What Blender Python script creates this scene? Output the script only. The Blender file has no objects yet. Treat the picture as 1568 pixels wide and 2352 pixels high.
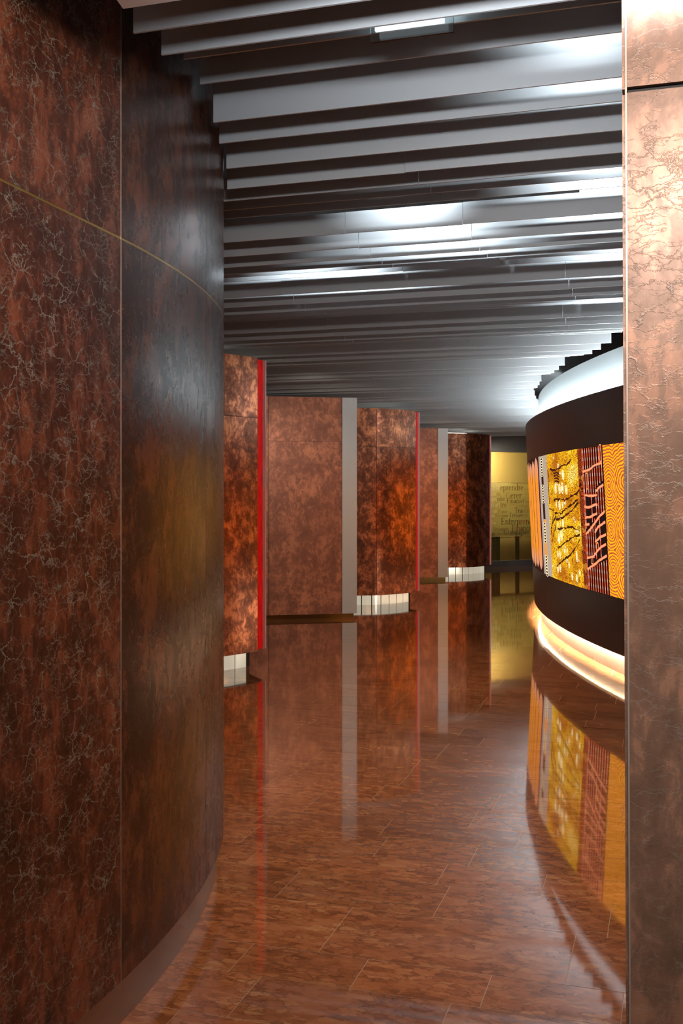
import bpy, math, random
import numpy as np
from mathutils import Vector

random.seed(7)
SC = bpy.context.scene
COL = SC.collection
R = math.radians

# ------------------------------------------------------------------ camera, world, exposure
F_PX, EYE, HOR = 2450.0, 1.5, 1141.0            # focal length and horizon row of the 1568x2352 frame
cam = bpy.data.cameras.new('camera')
cam.sensor_fit = 'HORIZONTAL'; cam.sensor_width = 24.0
cam.lens = F_PX / 1568 * 24.0
cam.shift_y = -(1176 - HOR) / 1568
cam.clip_start = 0.05; cam.clip_end = 100
cam_o = bpy.data.objects.new('camera', cam); COL.objects.link(cam_o)
cam_o.location = (0, 0, EYE); cam_o.rotation_euler = (math.pi / 2, 0, 0)
SC.camera = cam_o

world = bpy.data.worlds.new('world'); SC.world = world; world.use_nodes = True
world.node_tree.nodes['Background'].inputs[0].default_value = (0.9, 0.95, 1.0, 1)
world.node_tree.nodes['Background'].inputs[1].default_value = 0.06
vs = SC.view_settings
vs.view_transform = 'Standard'; vs.look = 'None'; vs.gamma = 1.0; vs.exposure = 0.12
try: vs.use_curve_mapping = False
except Exception: pass
SC.cycles.max_bounces = 8; SC.cycles.diffuse_bounces = 4; SC.cycles.glossy_bounces = 5
SC.cycles.sample_clamp_indirect = 6.0
SC.cycles.use_denoising = True

# building axes: B runs down the hall, A across it
TH = R(17.15); SA, CA = math.sin(TH), math.cos(TH)
def cd(c, d, z=0.0): return Vector((c * CA + d * SA, -c * SA + d * CA, z))
def cdof(x, y): return x * CA - y * SA, x * SA + y * CA

def area(name, loc, target, sx, sy, power, color, parent=None, spread=180):
    l = bpy.data.lights.new(name, 'AREA'); l.shape = 'RECTANGLE'; l.size = sx; l.size_y = sy
    l.energy = power; l.color = color; l.spread = R(spread)
    o = bpy.data.objects.new(name, l); COL.objects.link(o); o.location = loc
    o.rotation_euler = (Vector(target) - Vector(loc)).to_track_quat('-Z', 'Y').to_euler()
    if parent: o.parent = parent
    return o
def spot(name, loc, target, power, color, angle, blend=0.8, size=0.05, parent=None):
    l = bpy.data.lights.new(name, 'SPOT'); l.energy = power; l.color = color
    l.spot_size = R(angle); l.spot_blend = blend; l.shadow_soft_size = size
    o = bpy.data.objects.new(name, l); COL.objects.link(o); o.location = loc
    o.rotation_euler = (Vector(target) - Vector(loc)).to_track_quat('-Z', 'Y').to_euler()
    if parent: o.parent = parent
    return o
COOL = (0.80, 0.92, 1.0); WARM = (1.0, 0.78, 0.52)

# lamp under the entrance soffit: skims the slats, the pier top and the near end of the curved wall
area('soffit_lamp', (0.15, 0.30, 2.42), (0.55, 1.9, 1.9), 0.5, 0.14, 16, (1.0, 0.90, 0.82), None, 130)
area('slat_fill', cd(-0.25, 1.75, 2.50), cd(-0.35, 4.0, 2.80), 0.9, 0.08, 11, (0.88, 0.94, 1.0), None, 110)  # extra unseen lamp, put in to brighten the nearest slats
spot('wall_spot', (-0.25, 0.9, 2.55), (-0.92, 2.0, 2.35), 95, (1.0, 0.76, 0.60), 92, 1.0)
# unseen warm fill spots added between the slats to brighten the floor
for i_, (c_, d_, w_) in enumerate(((-0.55, 3.02, 60), (-0.85, 4.80, 90), (-1.35, 6.85, 90), (-1.7, 9.2, 90))):
    spot('floor_fill', cd(c_, d_, 2.80), cd(c_, d_, 0), w_ * 1.4, (1.0, 0.74, 0.48), 92, 1.0, 0.0)
# unseen spots added at the light box to brighten pillar heads and feet
for (sx_, sy_), (tx_, ty_), w_ in (((2.20, 9.6), (-0.95, 9.25), 22), ((2.35, 12.9), (0.65, 14.75), 26), ((4.0, 17.6), (2.55, 20.7), 26)):
    spot('foot_fill', (sx_ - 0.05, sy_, 0.12), (tx_, ty_, 0.36), w_, (1.0, 0.86, 0.70), 28, 1.0, 0.35)
    spot('head_fill', (sx_ - 0.16, sy_, 2.44), (tx_, ty_, 2.52), w_ * 0.9, (0.92, 0.96, 1.0), 24, 1.0, 0.35)
# added unseen spots that lift the flat partitions
for (sx_, sy_), (tx_, ty_) in (((-0.35, 10.2), (-0.35, 13.05)), ((1.25, 16.4), (1.65, 19.05))):
    spot('partition_fill', (sx_, sy_, 2.66), (tx_, ty_, 1.05), 100, (1.0, 0.88, 0.76), 78, 1.0, 0.0)
# fill added in front of the far glass partition, then the light behind it
spot('lobby_fill', (3.1, 21.9, 2.72), (3.85, 23.2, 1.0), 60, (1.0, 0.92, 0.74), 110, 1.0, 0.0)
area('back_office_light', (3.0, 23.45, 2.6), (3.9, 24.2, 1.2), 1.2, 0.3, 120, (1.0, 0.80, 0.42))

# ------------------------------------------------------------------ helpers: nodes
class Sx:
    """a node socket with arithmetic"""
    def __init__(s, nt, sock): s.nt, s.k = nt, sock
    def _m(s, op, *o):
        n = s.nt.nodes.new('ShaderNodeMath'); n.operation = op
        for i, v in enumerate((s,) + o):
            if isinstance(v, Sx): s.nt.links.new(v.k, n.inputs[i])
            else: n.inputs[i].default_value = float(v)
        return Sx(s.nt, n.outputs[0])
    def __add__(s, o): return s._m('ADD', o)
    def __sub__(s, o): return s._m('SUBTRACT', o)
    def __mul__(s, o): return s._m('MULTIPLY', o)
    def __truediv__(s, o): return s._m('DIVIDE', o)
    def pw(s, o): return s._m('POWER', o)
    def mn(s, o): return s._m('MINIMUM', o)
    def mx(s, o): return s._m('MAXIMUM', o)
    def sin(s): return s._m('SINE')
    def frac(s): return s._m('FRACT')
    def absv(s): return s._m('ABSOLUTE')
    def sqrt(s): return s._m('SQRT')
    def gt(s, o): return s._m('GREATER_THAN', o)
    def lt(s, o): return s._m('LESS_THAN', o)
    def inv(s): return (s * -1.0) + 1.0

class M:
    def __init__(s, name):
        s.m = bpy.data.materials.new(name); s.m.use_nodes = True
        s.nt = s.m.node_tree; s.nt.nodes.clear()
        s.out = s.nt.nodes.new('ShaderNodeOutputMaterial')
    def n(s, t): return s.nt.nodes.new(t)
    def put(s, v, sock):
        if isinstance(v, Sx): s.nt.links.new(v.k, sock)
        elif v is not None:
            try: sock.default_value = v
            except Exception: sock.default_value = (*v, 1.0)
    def uv(s): return Sx(s.nt, s.n('ShaderNodeTexCoord').outputs['UV'])
    def pos(s): return Sx(s.nt, s.n('ShaderNodeNewGeometry').outputs['Position'])
    def rnd(s): return Sx(s.nt, s.n('ShaderNodeObjectInfo').outputs['Random'])
    def isl(s): return Sx(s.nt, s.n('ShaderNodeNewGeometry').outputs['Random Per Island'])
    def map(s, v, loc=(0, 0, 0), rot=(0, 0, 0), sc=(1, 1, 1)):
        n = s.n('ShaderNodeMapping'); s.put(v, n.inputs[0])
        n.inputs[1].default_value = loc; n.inputs[2].default_value = rot; n.inputs[3].default_value = sc
        return Sx(s.nt, n.outputs[0])
    def xyz(s, v):
        n = s.n('ShaderNodeSeparateXYZ'); s.put(v, n.inputs[0])
        return [Sx(s.nt, o) for o in n.outputs]
    def vec(s, x, y, z=0.0):
        n = s.n('ShaderNodeCombineXYZ')
        for i, v in enumerate((x, y, z)): s.put(v, n.inputs[i])
        return Sx(s.nt, n.outputs[0])
    def vadd(s, a, b, op='ADD'):
        n = s.n('ShaderNodeVectorMath'); n.operation = op; s.put(a, n.inputs[0]); s.put(b, n.inputs[1])
        return Sx(s.nt, n.outputs[0])
    def vscale(s, a, f):
        n = s.n('ShaderNodeVectorMath'); n.operation = 'SCALE'; s.put(a, n.inputs[0]); s.put(f, n.inputs[3])
        return Sx(s.nt, n.outputs[0])
    def noise(s, v, scale, detail=4, rough=0.55, dist=0.0, color=False):
        n = s.n('ShaderNodeTexNoise'); s.put(v, n.inputs['Vector']); n.inputs['Scale'].default_value = scale
        n.inputs['Detail'].default_value = detail; n.inputs['Roughness'].default_value = rough
        n.inputs['Distortion'].default_value = dist
        return Sx(s.nt, n.outputs['Color' if color else 0])
    def voro(s, v, scale, feat='F1', rand=1.0, out='Distance'):
        n = s.n('ShaderNodeTexVoronoi'); n.feature = feat; s.put(v, n.inputs['Vector'])
        n.inputs['Scale'].default_value = scale; n.inputs['Randomness'].default_value = rand
        return Sx(s.nt, n.outputs[out])
    def ramp(s, f, stops, interp='LINEAR'):
        n = s.n('ShaderNodeValToRGB'); s.put(f, n.inputs[0]); cr = n.color_ramp; cr.interpolation = interp
        while len(cr.elements) < len(stops): cr.elements.new(0.5)
        for e, (p, c) in zip(cr.elements, stops):
            e.position = p; e.color = (*c, 1.0) if len(c) == 3 else c
        return Sx(s.nt, n.outputs[0])
    def rampf(s, f, stops): return s.ramp(f, [(p, (v, v, v)) for p, v in stops])
    def mix(s, f, a, b, mode='MIX'):
        n = s.n('ShaderNodeMix'); n.data_type = 'RGBA'; n.blend_type = mode
        s.put(f, n.inputs[0]); s.put(a if isinstance(a, Sx) else (*a, 1.0), n.inputs[6]); s.put(b if isinstance(b, Sx) else (*b, 1.0), n.inputs[7])
        return Sx(s.nt, n.outputs[2])
    def bump(s, h, strength=0.3, dist=0.01):
        n = s.n('ShaderNodeBump'); s.put(h, n.inputs['Height']); n.inputs['Strength'].default_value = strength
        n.inputs['Distance'].default_value = dist
        return Sx(s.nt, n.outputs[0])
    def bsdf(s, color=None, rough=None, metal=0.0, normal=None, spec=None, coat=None, coat_rough=None, emit=None, estr=None, ior=None, trans=None, alpha=None, aniso=None):
        n = s.n('ShaderNodeBsdfPrincipled')
        for v, k in ((color, 'Base Color'), (rough, 'Roughness'), (metal, 'Metallic'), (normal, 'Normal'), (spec, 'Specular IOR Level'),
                     (coat, 'Coat Weight'), (coat_rough, 'Coat Roughness'), (emit, 'Emission Color'), (estr, 'Emission Strength'), (ior, 'IOR'),
                     (trans, 'Transmission Weight'), (alpha, 'Alpha'), (aniso, 'Anisotropic')):
            if v is None: continue
            if isinstance(v, tuple): v = (*v, 1.0)
            s.put(v, n.inputs[k])
        s.nt.links.new(n.outputs[0], s.out.inputs[0]); return s.m
    def emission(s, color, strength):
        n = s.n('ShaderNodeEmission'); s.put((*color, 1.0) if isinstance(color, tuple) else color, n.inputs[0]); s.put(strength, n.inputs[1])
        s.nt.links.new(n.outputs[0], s.out.inputs[0]); return s.m

MATS = {}
def simple(name, color, rough, metal=0.0, grain=0.0, scale=60, **k):
    m = M(name); c = color
    if grain:
        nz = m.noise(m.pos(), scale, 3, 0.6)
        c = m.mix(nz, tuple(x * (1 - grain) for x in color), tuple(min(1, x * (1 + grain)) for x in color))
    MATS[name] = m.bsdf(c, rough, metal, **k); return MATS[name]

# ---- mottled copper laminate with crackle
def copper(name, dark, mid, light, cracks=0.0, crack_col=(0.36, 0.38, 0.34), crack_scale=9.0, rough=0.3, scale=5.0, streak=0.55, horiz=False, metal=0.35):
    m = M(name)
    off = m.vscale(m.vec(m.rnd() * 37.0, m.rnd() * 91.0, 0.0), 1.0)
    p = m.vadd(m.uv(), off)
    ps = m.map(p, sc=(1.0, streak, 1.0))
    a = m.noise(ps, scale, 9, 0.66, 0.35)
    b = m.noise(ps, scale * 3.3, 7, 0.66, 0.9)
    c = m.noise(m.map(p, sc=(1.0, 0.3, 1.0)), scale * 8.0, 5, 0.7, 0.4)
    f = a * 0.50 + b * 0.36 + c * 0.14
    col = m.ramp(f, [(0.39, dark), (0.47, tuple(x * 0.45 + y * 0.55 for x, y in zip(mid, dark))), (0.515, mid), (0.535, tuple(x * 0.5 + y * 0.5 for x, y in zip(mid, light))), (0.60, light)])
    big = m.noise(p, 1.6, 4, 0.55)
    col = m.mix(m.rampf(big, [(0.42, 0.0), (0.66, 0.45)]), col, dark)
    h = f
    if cracks > 0:
        wob = m.vscale(m.vadd(m.noise(p, 22.0, 5, 0.65, 0.0, True), (0.5, 0.5, 0.5), 'SUBTRACT'), 0.05)
        pc = m.vadd(p, wob)
        pc = m.map(pc, sc=(0.42, 1.5, 1.0) if horiz else (0.62, 1.15, 1.0))
        e1 = m.voro(pc, crack_scale, 'DISTANCE_TO_EDGE')
        e2 = m.voro(pc, crack_scale * 2.3, 'DISTANCE_TO_EDGE')
        mask1 = m.rampf(m.noise(p, 9.0, 4, 0.65), [(0.44, 0.0), (0.58, 1.0)])
        mask2 = m.rampf(m.noise(m.vadd(p, (5.3, 2.1, 0)), 13.0, 3, 0.6), [(0.46, 0.0), (0.58, 1.0)])
        l1 = m.rampf(e1, [(0.006, 1.0), (0.030, 0.0)]) * mask1
        l2 = m.rampf(e2, [(0.008, 1.0), (0.038, 0.0)]) * mask2
        ln = l1.mx(l2 * 0.75)
        col = m.mix(ln * cracks, col, crack_col)  # pale crack colour paints in the light their creases catch
        h = ln * 1.0
        nrm = m.bump(h, 0.18 if horiz else (0.18 if cracks > 0.5 else 0.006), 0.004)
    else:
        nrm = m.bump(f, 0.10, 0.004)
    rg = m.rampf(f, [(0.4, rough + 0.05), (0.6, rough - 0.03)])
    MATS[name] = m.bsdf(col, rg, metal, nrm, spec=0.42 if name == 'copper_wall_dark' else 0.5); return MATS[name]

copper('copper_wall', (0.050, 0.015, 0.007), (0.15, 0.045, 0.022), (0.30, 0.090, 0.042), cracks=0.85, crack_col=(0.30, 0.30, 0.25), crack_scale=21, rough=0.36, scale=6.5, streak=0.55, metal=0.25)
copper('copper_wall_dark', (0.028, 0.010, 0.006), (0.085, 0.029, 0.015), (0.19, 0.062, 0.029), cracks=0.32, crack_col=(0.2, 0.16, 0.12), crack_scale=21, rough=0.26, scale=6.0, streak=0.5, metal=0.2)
copper('copper_pier', (0.19, 0.105, 0.068), (0.30, 0.16, 0.105), (0.50, 0.25, 0.155), cracks=0.4, crack_col=(0.33, 0.30, 0.25), crack_scale=20, rough=0.38, scale=6.0, streak=0.6, horiz=True, metal=0.2)
copper('copper_pod', (0.10, 0.034, 0.020), (0.38, 0.125, 0.062), (0.84, 0.31, 0.140), rough=0.33, scale=6.0, streak=0.75, metal=0.72)
copper('copper_slab', (0.24, 0.088, 0.052), (0.46, 0.165, 0.092), (0.72, 0.28, 0.150), rough=0.40, scale=6.0, streak=0.75, metal=0.35)

simple('dark_core', (0.012, 0.009, 0.008), 0.6)
simple('gold_joint', (0.55, 0.34, 0.09), 0.3, 0.9)
simple('black_joint', (0.010, 0.008, 0.007), 0.5)
simple('pale_joint', (0.45, 0.36, 0.30), 0.4, 0.3)
simple('steel_plinth', (0.42, 0.37, 0.33), 0.28, 0.85, 0.12, 8)
simple('satin_plinth', (0.66, 0.56, 0.47), 0.38, 0.45, 0.08, 8)
simple('grey_metal', (0.72, 0.72, 0.71), 0.34, 0.4, 0.05, 40)
simple('steel_base_glow', (0.86, 0.84, 0.80), 0.12, 0.9, emit=(1.0, 0.90, 0.68), estr=0.42)  # emission stands in for bright reflections in the polished steel
simple('brass_plinth', (0.42, 0.28, 0.10), 0.15, 0.95, 0.2, 6)
simple('ceiling_dark', (0.030, 0.031, 0.033), 0.7)
simple('soffit_grey', (0.72, 0.66, 0.66), 0.5, 0.0, 0.05, 50)
simple('drum_brown', (0.022, 0.013, 0.011), 0.36, 0.0, 0.1, 30)
simple('cove_white', (0.28, 0.31, 0.315), 0.45, 0.0, 0.02, 3)
simple('room_grey', (0.20, 0.20, 0.205), 0.6, 0.0, 0.05, 6)
simple('beige_wall', (0.62, 0.46, 0.20), 0.6, 0.0, 0.04, 2)
simple('slate_rail', (0.20, 0.22, 0.25), 0.4, 0.3)
simple('post_dark', (0.12, 0.13, 0.09), 0.5)
simple('wall_plaster', (0.20, 0.17, 0.15), 0.7, 0.0, 0.05, 5)

# aluminium slats
m = M('slat_metal')
nz = m.noise(m.map(m.pos(), sc=(220, 220, 220)), 1.0, 2, 0.6)
sp = m.noise(m.pos(), 900, 1, 0.5)
col = m.mix(sp, (0.47, 0.48, 0.49), (0.56, 0.57, 0.58))
MATS['slat_metal'] = m.bsdf(col, 0.42, 0.25, m.bump(sp, 0.05, 0.001))

# red nodular limestone tiles (strips run across the hall)
def marble(name, per_island):
    m = M(name)
    r = m.isl() if per_island else m.rnd()
    p = m.map(m.pos(), rot=(0, 0, TH))
    p = m.vadd(p, m.vec(r * 13.0, r * 7.0, r * 5.0))
    ps = m.map(p, sc=(0.60, 1.2, 1.0))
    wob = m.vscale(m.vadd(m.noise(ps, 34, 5, 0.6, 0.0, True), (0.5, 0.5, 0.5), 'SUBTRACT'), 0.055)
    pw = m.vadd(ps, wob)
    e = m.voro(pw, 31, 'DISTANCE_TO_EDGE')
    cell = m.voro(pw, 31, 'F1', out='Color')
    cr = m.xyz(cell)[0]
    n1 = m.noise(ps, 5.5, 7, 0.66, 0.3)
    n2 = m.noise(ps, 30, 4, 0.6, 1.0)
    base = m.ramp(n1 * 0.55 + n2 * 0.2 + cr * 0.25, [(0.33, (0.20, 0.068, 0.028)), (0.45, (0.33, 0.118, 0.048)), (0.56, (0.39, 0.150, 0.066)), (0.70, (0.48, 0.225, 0.105))])
    vein = m.rampf(e, [(0.02, 1.0), (0.13, 0.0)]) * m.rampf(m.noise(ps, 11, 5, 0.65), [(0.42, 0.0), (0.56, 1.0)])
    col = m.mix(vein * 0.65, base, (0.13, 0.044, 0.019))
    pale = m.rampf(m.noise(m.map(p, sc=(0.5, 2.0, 1.0)), 5.0, 6, 0.65, 1.5), [(0.66, 0.0), (0.74, 1.0)])
    col = m.mix(pale * 0.45, col, (0.55, 0.34, 0.18))
    tint = m.rampf(r, [(0.0, 0.84), (1.0, 1.12)])
    col = m.mix(1.0, col, m.vec(tint, tint, tint), 'MULTIPLY')
    flat = m.noise(m.pos(), 1.1, 2, 0.5)
    return m.bsdf(col, 0.055, 0.0, m.bump(flat, 0.06, 0.02), spec=0.62, coat=0.55, coat_rough=0.03)
MATS['marble'] = marble('marble', False); MATS['marble_field'] = marble('marble_field', True)
simple('grout', (0.40, 0.29, 0.21), 0.6)

# ------------------------------------------------------------------ helpers: objects
def link(name, verts, faces, mat, parent=None, uvs=None, smooth=False, mats=None, fmat=None):
    me = bpy.data.meshes.new(name); me.from_pydata([tuple(v) for v in verts], [], faces)
    if uvs is not None:
        ul = me.uv_layers.new(name='UVMap')
        for l in me.loops: ul.data[l.index].uv = uvs[l.vertex_index]
    for mm in (mats or [mat]): me.materials.append(MATS[mm] if isinstance(mm, str) else mm)
    if fmat:
        for p, i in zip(me.polygons, fmat): p.material_index = i
    if smooth:
        me.polygons.foreach_set('use_smooth', [True] * len(me.polygons))
    me.update()
    o = bpy.data.objects.new(name, me); COL.objects.link(o)
    if parent: o.parent = parent
    return o
def tag(o, label=None, cat=None, group=None, kind=None):
    for k, v in (('label', label), ('category', cat), ('group', group), ('kind', kind)):
        if v: o[k] = v
    return o
def empty(name, loc):
    o = bpy.data.objects.new(name, None); COL.objects.link(o); o.location = loc; o.empty_display_size = 0.2; return o

BOXF = [(0, 3, 2, 1), (4, 5, 6, 7), (0, 1, 5, 4), (1, 2, 6, 5), (2, 3, 7, 6), (3, 0, 4, 7)]
def box(name, x0, x1, y0, y1, z0, z1, mat, parent=None, rel=(0, 0, 0)):
    a, b, c = rel
    v = [(x - a, y - b, z - c) for z in (z0, z1) for x, y in ((x0, y0), (x1, y0), (x1, y1), (x0, y1))]
    return link(name, v, BOXF, mat, parent, [(q[0] + q[1], q[2]) for q in v])
def obox(name, P, ax, lx, ly, z0, z1, mat, parent=None, rel=Vector((0, 0, 0))):
    """box whose corner is P, running lx along unit ax and ly along its left normal"""
    ax = Vector((ax[0], ax[1])).normalized(); ay = Vector((-ax.y, ax.x)); P = Vector((P[0], P[1]))
    q = [P, P + ax * lx, P + ax * lx + ay * ly, P + ay * ly]
    v = [(k.x - rel.x, k.y - rel.y, z - rel.z) for z in (z0, z1) for k in q]
    u = [(s, z) for z in (z0, z1) for s in (0, lx, lx + ly, ly)]
    return link(name, v, BOXF, mat, parent, u)

def offset(pts, t):
    """offset a plan polyline to its left by t"""
    P = [Vector((p[0], p[1])) for p in pts]; out = []
    for i, p in enumerate(P):
        d = (P[min(i + 1, len(P) - 1)] - P[max(i - 1, 0)]).normalized()
        out.append(p + Vector((-d.y, d.x)) * t)
    return [(v.x, v.y) for v in out]
def arclen(pts):
    s = [0.0]
    for a, b in zip(pts, pts[1:]): s.append(s[-1] + math.dist(a, b))
    return s
def sheet(name, pts, z0, z1, th, mat, parent=None, rel=(0, 0, 0), nz=1, u0=0.0):
    """vertical curved panel following plan polyline pts; th = thickness to its left (positive) side. front face = the polyline"""
    back = offset(pts, th); s = arclen(pts); n = len(pts)
    v, uv = [], []
    for row in (pts, back):
        for z in (z0, z1):
            for (x, y), q in zip(row, s):
                v.append((x - rel[0], y - rel[1], z - rel[2])); uv.append((q + u0, z))
    f = []
    A, B_, C_, D = 0, n, 2 * n, 3 * n
    for i in range(n - 1):
        f += [(A + i, A + i + 1, B_ + i + 1, B_ + i), (C_ + i + 1, C_ + i, D + i, D + i + 1),
              (B_ + i, B_ + i + 1, D + i + 1, D + i), (A + i + 1, A + i, C_ + i, C_ + i + 1)]
    f += [(A, B_, D, C_), (A + n - 1, C_ + n - 1, D + n - 1, B_ + n - 1)]
    o = link(name, v, f, mat, parent, uv)
    me = o.data
    for i in range(n - 1):
        me.polygons[4 * i].use_smooth = True; me.polygons[4 * i + 1].use_smooth = True
    # keep smooth only along the curve: mark the rims sharp
    at = me.attributes.new('sharp_edge', 'BOOLEAN', 'EDGE')
    cnt = {}
    for p in me.polygons:
        for k in p.edge_keys: cnt.setdefault(k, []).append(p.use_smooth)
    for e in me.edges:
        sm = cnt.get(tuple(sorted(e.vertices)), [])
        at.data[e.index].value = not (len(sm) == 2 and all(sm))
    return o
def prism(name, poly, z0, z1, mat, parent=None, rel=(0, 0, 0)):
    """closed plan polygon (counter-clockwise) extruded"""
    n = len(poly)
    v = [(x - rel[0], y - rel[1], z - rel[2]) for z in (z0, z1) for x, y in poly]
    f = [tuple(range(n - 1, -1, -1)), tuple(range(n, 2 * n))] + [(i, (i + 1) % n, n + (i + 1) % n, n + i) for i in range(n)]
    s = arclen(list(poly) + [poly[0]])
    return link(name, v, f, mat, parent, [(s[i], z) for z in (z0, z1) for i in range(n)])
def between(pts, f0, f1, n=24):
    """sub-polyline by arc length"""
    s = arclen(pts); q = np.linspace(f0, f1, n)
    return list(zip(np.interp(q, s, [p[0] for p in pts]).tolist(), np.interp(q, s, [p[1] for p in pts]).tolist()))

# ------------------------------------------------------------------ floor
ground = [cd(-9, -8), cd(6, -8), cd(6, 29), cd(-9, 29)]
floor = prism('floor', [(p.x, p.y) for p in ground], -0.15, -0.0007, 'grout')
tag(floor, 'polished red marble floor laid in strips of mixed width', kind='structure')
bounds = [-2.0, -1.6, -1.32, -1.0, -0.62, -0.3, 0.1, 0.4, 0.62, 1.02, 1.35, 1.63, 2.0, 2.28, 2.56, 2.84, 3.115, 3.334, 3.736, 4.05, 4.288, 4.565, 4.79, 5.07, 5.384]
known = {2.84: (-1.222, 0.60), 3.115: (-0.936, 0.40), 3.334: (-1.11, 0.80), 3.736: (-1.417, 0.605)}
while bounds[-1] < 26: bounds.append(round(bounds[-1] + random.choice((0.22, 0.28, 0.32, 0.40, 0.30)), 3))
tiles = []
for d0, d1 in zip(bounds, bounds[1:]):
    if d0 in known: c, L = known[d0]; c -= L * 20; seq = lambda: L
    else: c = -8.6 - random.random(); seq = lambda: random.choice((0.4, 0.6, 0.6, 0.8))
    while c < 5:
        l = seq()
        if c + l > -8.2 and c < 5: tiles.append((c, c + l, d0, d1))
        c += l
def vis(t):
    best = 1e9
    for c in (t[0], t[1]):
        for d in (t[2], t[3]):
            p = cd(c, d)
            if p.y < 2.6: continue
            x = p.x / p.y
            if -0.18 < x < 0.29 and p.y < 23: best = min(best, p.y)
    return best
order = sorted(tiles, key=vis); near = [t for t in order[:292] if vis(t) < 1e8]
G, GD = 0.0011, 0.0014
unit = bpy.data.meshes.new('floor_tile')
unit.from_pydata([(x, y, z) for z in (-0.02, 0) for x, y in ((0, 0), (1, 0), (1, 1), (0, 1))], [], BOXF); unit.materials.append(MATS['marble'])
for (c0, c1, d0, d1) in near:
    o = bpy.data.objects.new('floor_tile', unit); COL.objects.link(o); o.parent = floor
    o.location = cd(c0 + G, d0 + GD, random.uniform(-0.0002, 0.0002)); o.rotation_euler = (0, 0, -TH); o.scale = (c1 - c0 - 2 * G, d1 - d0 - 2 * GD, 1)
ns = set(near); v, f = [], []
for t in tiles:
    if t in ns: continue
    b = len(v)
    for z in (-0.02, 0):
        for c, d in ((t[0] + G, t[2] + GD), (t[1] - G, t[2] + GD), (t[1] - G, t[3] - GD), (t[0] + G, t[3] - GD)): v.append(cd(c, d, z))
    f += [tuple(b + i for i in q) for q in BOXF]
tag(link('floor_tile_field', v, f, 'marble_field', floor), kind='stuff')

# ------------------------------------------------------------------ ceiling slab, outer walls
CEIL = 3.42
ceiling = prism('ceiling', [(p.x, p.y) for p in ground], CEIL, CEIL + 0.15, 'ceiling_dark')
tag(ceiling, 'dark ceiling hung with rows of grey metal slats', kind='structure')
def wall(name, a, b, th, z0, z1, mat, lab):
    d = (b[0] - a[0], b[1] - a[1]); L = math.hypot(*d)
    return tag(obox(name, a, d, L, th, z0, z1, mat), lab, kind='structure')
P = lambda c, d: tuple(cd(c, d)[:2])
wall('wall_outer_left', P(-8, 28), P(-8, -7), 0.2, 0, CEIL, 'wall_plaster', 'plain brown wall behind the copper pillars')
wall('wall_outer_right', P(5, -7), P(5, 28), 0.2, 0, CEIL, 'wall_plaster', 'plain brown wall behind the curved light box')
wall('wall_rear', P(-8, -7), P(5, -7), -0.2, 0, CEIL, 'wall_plaster', 'plain brown wall at the entrance')
# glazed entrance behind the camera: daylight panes between mullions
m = M('daylight_pane'); MATS['daylight_pane'] = m.emission((0.93, 0.97, 1.0), 0.5)
win = empty('window_1', cd(0.3, -6.9, 0)); win.rotation_euler = (0, 0, -TH); tag(win, 'glazed entrance front with upright mullions', kind='structure')
for i in range(7):
    x = -2.1 + i * 0.6
    box('pane', x + 0.03, x + 0.57, 0.0, 0.02, 0.10, 2.6, 'daylight_pane', win); box('mullion', x - 0.03, x + 0.03, -0.02, 0.08, 0.0, 2.66, 'black_joint', win)
box('mullion', 2.07, 2.13, -0.02, 0.08, 0.0, 2.66, 'black_joint', win)
box('head_rail', -2.1, 2.1, -0.02, 0.08, 2.6, 2.66, 'black_joint', win); box('sill_rail', -2.1, 2.1, -0.02, 0.08, 0.0, 0.10, 'black_joint', win)

# ------------------------------------------------------------------ curved copper wall on the left
def slope(y):
    if y < 2.9: return 0.29
    if y < 4.0: return 0.29 - 0.243 * (y - 2.9)
    return 0.0227 - 0.35 * (y - 4.0)
ys = np.arange(-1.5, 6.6, 0.02); xs = np.concatenate([[0], np.cumsum([slope(y + 0.01) * 0.02 for y in ys[:-1]])])
xs = xs - np.interp(4.09, ys, xs) - 0.4656
def wx(y): return float(np.interp(y, ys, xs))
WALL = [(wx(y), float(y)) for y in ys]                      # from near to far; solid lies on its left
WTOP, WBOT, WJ = 3.25, 0.145, 2.222
wall_left = empty('wall_left', (wx(3.0), 3.0, 0)); tag(wall_left, 'tall curved wall clad in crackled copper panels', kind='structure')
rl = (wx(3.0), 3.0, 0)
def ypath(y0, y1, step=0.05, off=0.0):
    n = max(2, int((y1 - y0) / step) + 1)
    p = [(wx(y), float(y)) for y in np.linspace(y0, y1, n)]
    return offset(p, off) if off else p
sheet('core', ypath(-1.4, 6.4, 0.1, 0.012), WBOT - 0.004, WTOP, 0.14, 'dark_core', wall_left, rl)
seams = [-1.4, -0.4, 0.55, 1.35, 2.18, 2.98, 3.765, 4.55, 5.45, 6.4]
for i, (a, b) in enumerate(zip(seams, seams[1:])):
    g = 0.0018
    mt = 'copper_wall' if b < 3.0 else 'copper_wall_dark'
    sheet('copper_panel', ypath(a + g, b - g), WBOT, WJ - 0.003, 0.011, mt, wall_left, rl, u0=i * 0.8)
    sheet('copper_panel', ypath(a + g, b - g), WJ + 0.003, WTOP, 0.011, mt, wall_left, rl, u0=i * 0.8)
for y in seams[1:-1]:
    sheet('seam_strip', ypath(y - 0.0016, y + 0.0016, 0.004, -0.0008 if y < 3.5 else 0.001), WBOT, WTOP, 0.009, 'pale_joint' if y < 3.5 else 'black_joint', wall_left, rl)
sheet('joint_strip', ypath(-1.4, 6.4, 0.05, 0.0005), WJ - 0.003, WJ + 0.003, 0.011, 'gold_joint', wall_left, rl)
bb = sheet('baseboard_left', ypath(-1.4, 3.62, 0.05, 0.028), 0, WBOT + 0.02, 0.05, 'steel_plinth'); tag(bb, 'brushed steel plinth strip under the curved copper wall', kind='structure')
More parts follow.
